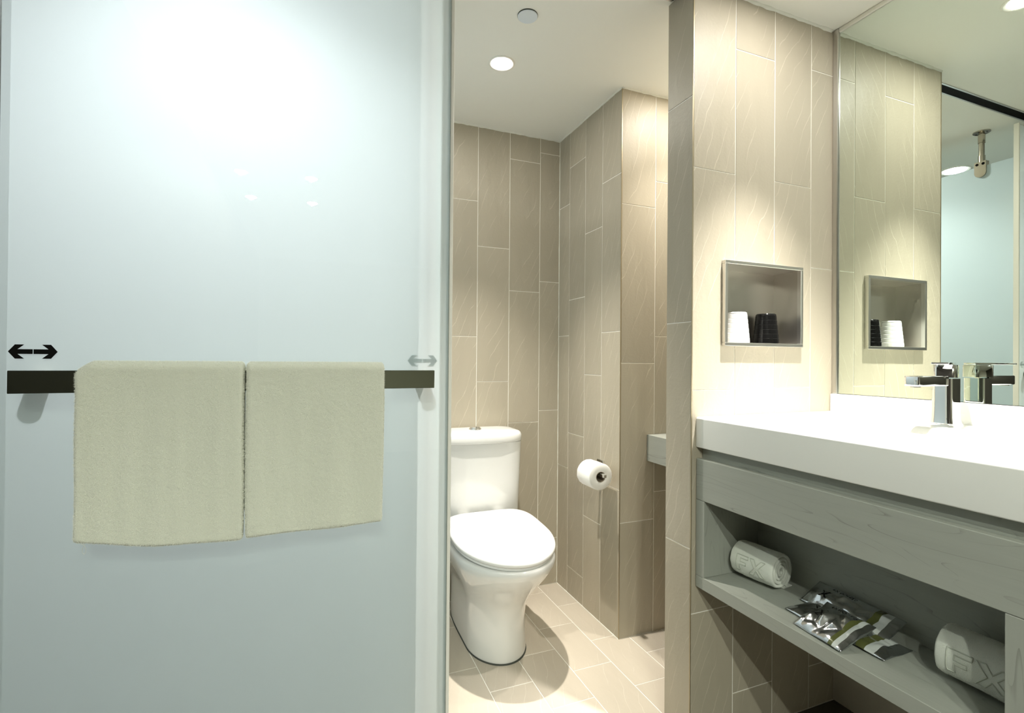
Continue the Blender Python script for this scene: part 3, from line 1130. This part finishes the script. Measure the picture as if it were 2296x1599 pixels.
add_loft(bm, [sup(TCX, 0.188 - i, 1.900 + i, 2.093 - i * .4, z, 5, bow=0.014) for z, i in ((0.709, 0.004), (0.711, 0.001), (0.714, 0.0), (0.736, 0.0), (0.745, 0.004), (0.750, 0.010), (0.7525, 0.022), (0.754, 0.05), (0.7545, 0.085))])
tl = tpart('tank_lid', bm, M['porcelain'], ang=60)
bm = bmesh.new()
add_lathe(bm, [(0.026, 0.0), (0.026, 0.004), (0.024, 0.006)], (TCX, 2.0, 0.753), 36)
tpart('button_ring', bm, M['chrome'], tl)
for s in (1, -1):
    bm = bmesh.new()
    ring = []
    for zz, rr in ((0.0, 0.022), (0.003, 0.0215), (0.006, 0.017), (0.0075, 0.010)):
        pts = []
        for k in range(17):
            a = -PI / 2 + PI * k / 16
            pts.append((TCX + s * (0.0007 + rr * math.cos(a)), 2.0 + rr * math.sin(a), 0.7585 + zz))
        ring.append(pts)
    add_loft(bm, ring)
    tpart('flush_button', bm, M['chrome'], tl)
for s in (1, -1):
    bm = bmesh.new()
    add_cyl(bm, (TCX + s * 0.075 - 0.02, 1.893, 0.425), (TCX + s * 0.075 + 0.02, 1.893, 0.425), 0.010)
    tpart('hinge', bm, M['seatplastic'])

# ================================================================== TOILET PAPER
PX, PY, PZ = 1.002, 1.650, 0.612
hol = tag(empty('paper_holder', (XS, 1.715, 0.63)), 'chrome square-bar paper holder on the side wall beside the toilet', 'paper holder')
obj('wall_plate', box(-0.008, -0.0005, -0.022, 0.022, -0.022, 0.022, 0.0015, 2), M['chrome'], hol)
bm = bmesh.new()
bz = PZ + 0.009 - 0.63
add_box(bm, -0.0785, -0.008, -0.006, 0.006, bz - 0.006, bz + 0.006, 0.001, 1)
obj('arm', bm, M['chrome'], hol)
bm = bmesh.new()
add_box(bm, PX - XS - 0.006, PX - XS + 0.006, 1.5725 - 1.715, -0.006, bz - 0.006, bz + 0.006, 0.001, 1)
obj('bar', bm, M['chrome'], hol)
rl = tag(empty('toilet_roll', (PX, PY, PZ)), 'white toilet paper roll hanging on the holder by the toilet', 'toilet roll')
n = 56
RO, RI, HL = 0.050, 0.0195, 0.0475
bm = bmesh.new()
prof = [(RI, HL - 0.001), (RI + 0.002, HL), (RO - 0.003, HL), (RO, HL - 0.003), (RO + 0.0004, 0), (RO, -HL + 0.003), (RO - 0.003, -HL), (RI + 0.002, -HL), (RI, -HL + 0.001)]
rings = []
for i, (r, y) in enumerate(prof):
    ring = []
    for k in range(n):
        a = 2 * PI * k / n
        rr = r * (1 + 0.012 * math.sin(2 * a + 0.6)) if r > 0.03 else r
        jit = 0.0012 * noise.noise(Vector((math.cos(a) * 9, math.sin(a) * 9, y * 30))) if r > 0.03 else 0
        ring.append(((rr + jit) * math.cos(a), y, (rr + jit) * math.sin(a)))
    rings.append(ring)
vs = [[bm.verts.new(p) for p in r] for r in rings]
for a, b in zip(vs, vs[1:] + [vs[0]]):
    for i in range(n):
        bm.faces.new((a[i], a[(i + 1) % n], b[(i + 1) % n], b[i]))
autosmooth(obj('paper', bm, M['paper'], rl), 50)
bm = bmesh.new()
vs = []
for r, y in ((RI, -HL), (RI, HL), (RI - 0.0012, HL), (RI - 0.0012, -HL)):
    vs.append([bm.verts.new((r * math.cos(2 * PI * k / 32), y, r * math.sin(2 * PI * k / 32))) for k in range(32)])
for a, b in zip(vs, vs[1:] + [vs[0]]):
    for i in range(32):
        bm.faces.new((a[i], a[(i + 1) % 32], b[(i + 1) % 32], b[i]))
autosmooth(obj('core', bm, M['card'], rl), 50)
bm = bmesh.new()      # folded tip of the loose sheet, stuck to the roll
a0, a1 = math.radians(112), math.radians(140)
v1 = [bm.verts.new(((RO + 0.0012) * math.cos(a), y, (RO + 0.0012) * math.sin(a))) for a, y in ((a0, 0.012), (a0, -0.016), (a1, 0.020))]
v2 = [bm.verts.new(((RO + 0.0022) * math.cos(a), y, (RO + 0.0022) * math.sin(a))) for a, y in ((a0, 0.012), (a0, -0.016), (a1, 0.020))]
bm.faces.new(v1[::-1])
bm.faces.new(v2)
for i in range(3):
    bm.faces.new((v1[i], v1[(i + 1) % 3], v2[(i + 1) % 3], v2[i]))
obj('sheet_tip', bm, M['paper'], rl)

# ================================================================== WOODEN COUNTER IN THE RECESS
wcn = tag(empty('wooden_counter', (1.355, 1.38, 0.663)), 'pale grey wooden counter projecting behind the tiled partition', 'counter')
bm = box(-0.155, 0.1565, -0.2085, 0.2065, 0.0, 0.101, 0.001, 1)
obj('board', bm, M['wood'], wcn)
obj('end_panel', box(-0.1575, -0.1552, -0.2085, 0.2065, 0.0005, 0.1005), M['wood'], wcn)

# ================================================================== TERRY PILE
def pile(cloth, parent, count, length, mat, seed, keep):
    """uncountable terry loops: short fibres standing on a cloth mesh, one mesh"""
    rng = np.random.default_rng(seed)
    me = cloth.data
    me.calc_loop_triangles()
    nt_ = len(me.loop_triangles)
    tri = np.empty(nt_ * 3, np.int32)
    me.loop_triangles.foreach_get('vertices', tri)
    tri = tri.reshape(-1, 3)
    co = np.empty(len(me.vertices) * 3, np.float32)
    me.vertices.foreach_get('co', co)
    co = co.reshape(-1, 3)
    a, b, c = co[tri[:, 0]], co[tri[:, 1]], co[tri[:, 2]]
    nr = np.cross(b - a, c - a)
    ar = np.linalg.norm(nr, axis=1)
    nr = nr / np.maximum(ar, 1e-12)[:, None]
    wgt = ar * keep((a + b + c) / 3, nr)
    idx = rng.choice(nt_, count, p=wgt / wgt.sum())
    r1, r2_ = rng.random(count), rng.random(count)
    f = r1 + r2_ > 1
    r1[f], r2_[f] = 1 - r1[f], 1 - r2_[f]
    p = a[idx] + (b - a)[idx] * r1[:, None] + (c - a)[idx] * r2_[:, None]
    d = nr[idx] * 0.75 + rng.normal(0, 0.55, (count, 3))
    d[:, 2] -= 0.25
    d /= np.linalg.norm(d, axis=1)[:, None]
    ln = length * (0.5 + rng.random(count))[:, None]
    sd = np.cross(d, rng.normal(0, 1, (count, 3)))
    sd /= np.maximum(np.linalg.norm(sd, axis=1), 1e-9)[:, None]
    sd *= 0.00028
    v = np.empty((count, 3, 3), np.float32)
    v[:, 0] = p - sd - nr[idx] * 0.0003
    v[:, 1] = p + sd - nr[idx] * 0.0003
    v[:, 2] = p + d * ln
    pm = bpy.data.meshes.new('terry_pile')
    pm.vertices.add(count * 3)
    pm.vertices.foreach_set('co', v.ravel())
    pm.loops.add(count * 3)
    pm.loops.foreach_set('vertex_index', np.arange(count * 3, dtype=np.int32))
    pm.polygons.add(count)
    pm.polygons.foreach_set('loop_start', np.arange(0, count * 3, 3, dtype=np.int32))
    pm.update()
    pm.validate()
    pm.materials.append(mat)
    o = bpy.data.objects.new('terry_pile', pm)
    o['kind'] = 'stuff'
    o.parent = parent
    COL.objects.link(o)
    return o

# ================================================================== TOWELS ON THE BAR
def hung_towel(x0, x1, front_z, back_z, seed, label):
    """towel folded lengthwise, draped over the bar; front_z(x) is the lower edge in front"""
    t = tag(empty('towel', ((x0 + x1) / 2, 1.0765, BZ1)), label, 'towel', 'towels on the door bar')
    th = 0.0130
    r_in = (BY1 - BY0) / 2 + 0.0012
    cyb = (BY0 + BY1) / 2
    nxs = 110
    NF, NA, NB = 120, 16, 60
    bm = bmesh.new()
    rings = []
    zt = BZ1 + 0.0015
    for i in range(nxs + 1):
        s = i / nxs
        # round the side edges: thickness shrinks and the fold turns in
        e = min(s, 1 - s) * (x1 - x0)
        k = 1.0 if e > 0.007 else math.sqrt(max(0.0, 1 - ((0.007 - e) / 0.007) ** 2))
        tk = th * (0.25 + 0.75 * k)
        fz, bz_ = front_z(s), back_z
        ring = []
        def P(y, z, off):
            x = x0 + (x1 - x0) * s
            p = Vector((x, y, z))
            dpt = max(0.0, (BZ1 - z))
            wv = 0.0045 * noise.noise(Vector((x * 15 + seed, z * 1.6, seed))) * min(1, dpt * 8)
            wv += 0.0017 * noise.noise(Vector((x * 45 + seed * 3, z * 3.5, seed + 5))) * min(1, 0.25 + dpt * 4)
            wv += 0.0011 * noise.noise(Vector((x * 330, z * 330, seed)))
            px = 0.004 * noise.noise(Vector((seed * 2 + (4 if s > .5 else 0), z * 7, 1.3))) * (abs(s - .5) * 2) ** 2
            px += 0.0007 * noise.noise(Vector((x * 260, z * 420, seed + 9)))
            drop = 0.0
            ec = min(s, 1 - s)
            if s < .09 and seed < 2:
                kz = min(1, max(0, (z - BZ1 + 0.05) / 0.05))
                drop = 0.016 * (1 - s / 0.09) * kz * kz * (3 - 2 * kz)
            return (x + px, y - wv * off, z - drop)
        # outer path: back bottom -> up -> over -> front bottom
        ro = r_in + tk
        for j in range(NB + 1):
            z = bz_ + (zt - bz_) * j / NB
            ring.append(P(cyb + ro, z, -0.3))
        for j in range(1, NA):
            a = PI * j / NA
            ring.append(P(cyb + ro * math.cos(a), zt + (tk + 0.002) * math.sin(a) ** 0.9, 0.3))
        for j in range(NF + 1):
            z = zt + (fz - zt) * j / NF
            ring.append(P(cyb - ro, z, 1.0))
        # round bottom hem then inner path
        for j in range(1, 8):
            a = PI * j / 8
            ring.append(P(cyb - ro + tk / 2 - tk / 2 * math.cos(a), fz - tk * 0.42 * math.sin(a), 0.6))
        for j in range(1, 30):
            z = fz + (zt - fz) * j / 29
            ring.append(P(cyb - r_in, z, 0.0))
        for j in range(1, 6):
            a = PI - PI * j / 6
            ring.append(P(cyb + r_in * math.cos(a), zt + 0.0008 * math.sin(a), 0.0))
        for j in range(0, 16):
            z = zt + (bz_ - zt) * j / 15
            ring.append(P(cyb + r_in, z, 0.0))
        rings.append([(p[0] - (x0 + x1) / 2, p[1] - 1.0765, p[2] - BZ1) for p in ring])
    add_loft(bm, rings)
    tri_poly(bm)
    cl = obj('cloth', bm, M['towel'], t, smooth=True)
    pile(cl, t, 95000, 0.0021, M['pile'], int(seed * 10), lambda c, n: ((c[:, 1] < -0.012) | (c[:, 2] > 0.0)) * 1.0)
    return t

tw1 = hung_towel(-0.377, -0.1215, lambda s: 0.7375 - 0.060 * s + 0.034 * s * s + 0.0012 * math.sin(11 * s), 0.755, 1.0, 'wider cream terry towel with a loose thread, on the door bar')
tw2 = hung_towel(-0.1185, 0.1385, lambda s: 0.7120 + 0.004 * s + 0.0012 * math.sin(7 * s), 0.745, 3.7, 'narrower cream terry towel nearer the toilet, on the door bar')
# loose thread under the first towel
bm = bmesh.new()
rings = []
for i in range(41):
    a = 2 * PI * i / 40 * 0.92
    c = Vector((-0.3655 + 0.0045 * math.sin(a) + 0.008 * (i / 40), 1.0625, 0.7275 - 0.0085 + 0.0085 * math.cos(a)))
    rings.append([(c.x + 0.0003 * math.cos(b) + 0.249, c.y - 1.0765 + 0.0003 * math.sin(b), c.z - BZ1 + 0.0003 * math.sin(b)) for b in (0, PI / 2, PI, 1.5 * PI)])
add_loft(bm, rings)
obj('loose_thread', bm, M['towel'], tw1)

# ================================================================== ROLLED TOWELS
LETTERS = [
    [(0, 0), (0.2, 0), (0.2, 0.4), (0.52, 0.4), (0.52, 0.58), (0.2, 0.58), (0.2, 0.8), (0.62, 0.8), (0.62, 1), (0, 1)],
    [(0.70, 0), (0.92, 0), (1.10, 0.36), (1.28, 0), (1.50, 0), (1.21, 0.5), (1.50, 1), (1.28, 1), (1.10, 0.66), (0.92, 1), (0.70, 1), (0.99, 0.5)]]

def rolled_towel(cx, y_far, y_near, cz, R_, skew, seed, label):
    t = tag(empty('rolled_towel', (cx, (y_far + y_near) / 2, cz - R_), (0, 0, skew)), label, 'towel', 'rolled towels on the vanity shelf')
    L_ = y_far - y_near
    th = 0.0088
    turns = 4.2
    n = 170
    bm = bmesh.new()
    start = math.radians(-62)
    ends = []
    ysec = [-L_ / 2, -L_ / 2 + 0.0015, -L_ / 2 + 0.005] + [-L_ / 2 + 0.005 + (L_ - 0.01) * k / 14 for k in range(1, 14)] + [L_ / 2 - 0.005, L_ / 2 - 0.0015, L_ / 2]
    insets = [0.0028, 0.0009, 0.0] + [0] * 13 + [0.0, 0.0009, 0.0028]
    rows = []
    for y, ins in zip(ysec, insets):
        outer, inner = [], []
        for i in range(n + 1):
            f = i / n
            th_ = start + 2 * PI * turns * f
            r = R_ - th / 2 - th * 1.04 * turns * f
            sq = 1 - 0.05 * math.cos(2 * th_ + 0.8) * (0.4 + f)
            r *= sq
            r = max(r, 0.003)
            hth = th / 2 * 0.93 - ins
            nz = 0.0016 * noise.noise(Vector((math.cos(th_) * 3 + seed, math.sin(th_) * 3 + f * 3, y * 22))) + 0.0005 * noise.noise(Vector((th_ * 30, y * 500, seed)))
            dy = 0.0035 * noise.noise(Vector((f * 9 + seed, 2.0, seed))) * (1 if abs(y) > L_ / 2 - 0.01 else 0)
            for lst, rr in ((outer, r + hth + nz), (inner, r - hth + nz * .4)):
                x, z = rr * math.cos(th_), rr * math.sin(th_) + R_
                z = max(z, 0.0006 + (0 if lst is outer else 0.001))
                lst.append(bm.verts.new((x, y + dy, z)))
        rows.append((outer, inner))
    for (o0, i0), (o1, i1) in zip(rows, rows[1:]):
        for i in range(n):
            bm.faces.new((o0[i], o0[i + 1], o1[i + 1], o1[i]))
            bm.faces.new((i0[i], i1[i], i1[i + 1], i0[i + 1]))
        bm.faces.new((o0[0], o1[0], i1[0], i0[0]))
        bm.faces.new((o0[n], i0[n], i1[n], o1[n]))
    for (o0, i0) in (rows[0], rows[-1]):
        for i in range(n):
            bm.faces.new((o0[i], i0[i], i0[i + 1], o0[i + 1]))
    cl = obj('cloth', bm, M['towel2'], t, smooth=True)
    pile(cl, t, 26000, 0.0014, M['towel2'], int(seed * 7), lambda c, n: ((np.hypot(c[:, 0], c[:, 2] - R_) > R_ * 0.86) & (c[:, 2] > 0.004)) * 1.0)
    # tail of the cloth lying flat on the shelf
    bm = bmesh.new()
    for_rows = []
    for k in range(9):
        x = 0.016 + 0.036 * k / 8
        for_rows.append([(x, -L_ / 2 + 0.003, 0.0008), (x, L_ / 2 - 0.003, 0.0008), (x, L_ / 2 - 0.003, 0.0075 - 0.004 * k / 8), (x, -L_ / 2 + 0.003, 0.0075 - 0.004 * k / 8)])
    add_loft(bm, for_rows)
    obj('tail', bm, M['towel2'], t, smooth=True)
    # stitched outlines of the woven letters, wrapped on the outside
    bm = bmesh.new()
    hgt = 0.046
    def surf(a, y):
        f = (a - start) / (2 * PI * turns)
        r = (R_ - th / 2 - th * 1.04 * turns * f) * (1 - 0.05 * math.cos(2 * a + 0.8) * (0.4 + f)) + th * 0.465
        r += 0.0016 * noise.noise(Vector((math.cos(a) * 3 + seed, math.sin(a) * 3 + f * 3, y * 22)))
        return Vector((r * math.cos(a), y, r * math.sin(a) + R_)), Vector((math.cos(a), 0, math.sin(a)))
    for path in LETTERS:
        pts = []
        for (u0, v0), (u1, v1) in zip(path, path[1:] + path[:1]):
            for k in range(6):
                u, v = u0 + (u1 - u0) * k / 6, v0 + (v1 - v0) * k / 6
                pts.append(surf(math.radians(205) - v * hgt / R_, L_ / 2 - 0.020 - u * 0.052 * (L_ / 0.118)))
        m_ = len(pts)
        rings = []
        for k in range(m_):
            p, nn = pts[k]
            tg = (pts[(k + 1) % m_][0] - pts[k - 1][0]).normalized()
            sd = tg.cross(nn).normalized()
            rings.append([bm.verts.new(p + (sd * math.cos(q) + nn * math.sin(q)) * 0.0011 + nn * 0.0006) for q in (0, PI / 2, PI, 1.5 * PI)])
        for k in range(m_):
            a_, b_ = rings[k], rings[(k + 1) % m_]
            for q in range(4):
                bm.faces.new((a_[q], a_[(q + 1) % 4], b_[(q + 1) % 4], b_[q]))
    obj('woven_letters', bm, M['stitch'], t, smooth=True)
    return t

rolled_towel(1.086, 1.024, 0.906, 0.4738 + 0.0475, 0.0475, math.radians(8), 1.0, 'rolled white towel against the tiled-wall end of the open shelf')
rolled_towel(1.093, 0.556, 0.4215, 0.4738 + 0.0490, 0.0490, math.radians(0), 5.0, 'rolled white towel close beside the silver sachets, cut off by the frame edge')

# ================================================================== SACHETS
def text_mesh(body, size, mat, parent, fn, name='printed_text', up=False):
    """flat text turned into mesh and laid on a surface by fn(u, v)"""
    cu = bpy.data.curves.new('txt', 'FONT')
    cu.body = body
    cu.size = size
    cu.align_x = 'LEFT'
    to = bpy.data.objects.new('txt', cu)
    COL.objects.link(to)
    dg = bpy.context.evaluated_depsgraph_get()
    me = bpy.data.meshes.new_from_object(to.evaluated_get(dg))
    bpy.data.objects.remove(to)
    bpy.data.curves.remove(cu)
    for v in me.vertices:
        v.co = fn(v.co.x, v.co.y)
    me.materials.clear()
    me.materials.append(mat)
    me.name = name
    o = bpy.data.objects.new(name, me)
    COL.objects.link(o)
    o.parent = parent
    return o

def sachet(loc, rot, L_, W_, h, seed, label, crease):
    """foil pouch: y along its length (printed bands toward -y after the turn), crimped ends"""
    t = tag(empty('sachet', loc, rot), label, 'sachet', 'foil sachets on the vanity shelf')
    nu, nv = 40, 26
    def H(u, v):
        e = max(0.0, 1 - abs(2 * u - 1) ** 5)
        w_ = max(0.0, 1 - abs(2 * v - 1) ** 2.6)
        z = h * (e * w_) ** 0.75
        q = Vector((u * 3.2 * L_ / 0.1 + seed, v * 2.4 + seed, seed))
        f = noise.voronoi(q, distance_metric='DISTANCE')[0]
        z *= 0.65 + 0.75 * crease * (f[1] - f[0])
        return max(z, 0.0)
    def warp(u, v, z):
        curl = 0.006 * noise.noise(Vector((u * 2 + seed, v * 2, seed * 2)))
        return Vector(((v - .5) * W_, (u - .5) * L_, z + curl + 0.003))
    bm = bmesh.new()
    top = [[bm.verts.new(warp(i / nu, j / nv, H(i / nu, j / nv) * 0.8 + 0.0003)) for j in range(nv + 1)] for i in range(nu + 1)]
    bot = [[bm.verts.new(warp(i / nu, j / nv, -H(i / nu, j / nv) * 0.2 - 0.0003)) for j in range(nv + 1)] for i in range(nu + 1)]
    for g_, fl in ((top, False), (bot, True)):
        for i in range(nu):
            for j in range(nv):
                q = (g_[i][j], g_[i + 1][j], g_[i + 1][j + 1], g_[i][j + 1])
                bm.faces.new(q[::-1] if fl else q)
    edge = [(i, 0) for i in range(nu)] + [(nu, j) for j in range(nv)] + [(i, nv) for i in range(nu, 0, -1)] + [(0, j) for j in range(nv, 0, -1)]
    for a, b in zip(edge, edge[1:] + edge[:1]):
        bm.faces.new((top[a[0]][a[1]], top[b[0]][b[1]], bot[b[0]][b[1]], bot[a[0]][a[1]]))
    obj('pouch', bm, M['foil'], t, smooth=True)
    def lay(u0, v0, sc_):
        # text runs along +y (u), letters rise toward +x (v)
        def fn(x, y):
            u = u0 + x * sc_ / L_
            v = v0 + y * sc_ / W_
            u, v = min(max(u, 0), 1), min(max(v, 0), 1)
            return warp(u, v, H(u, v) * 0.8 + 0.0009)
        return fn
    text_mesh('FX HOTELS', 0.011, M['black'], t, lay(0.24, 0.10, 1.0))
    text_mesh('X', 0.030, M['black'], t, lay(0.16, 0.36, 1.0), 'printed_logo')
    return t

zs = 0.4742
sachet((1.064, 0.727, zs + 0.002), (0, 0, PI), 0.215, 0.088, 0.018, 2.0, 'long foil sachet lying under the other two on the shelf', 1.0)
sachet((1.119, 0.752, zs + 0.0195), (0, math.radians(28), PI - 0.06), 0.200, 0.072, 0.016, 8.0, 'long foil sachet leaning against the back of the shelf', 0.9)
sachet((1.024, 0.722, zs + 0.018), (0, math.radians(20), PI - 0.1), 0.112, 0.100, 0.020, 5.0, 'short square foil sachet on top, nearest the shelf edge', 1.2)
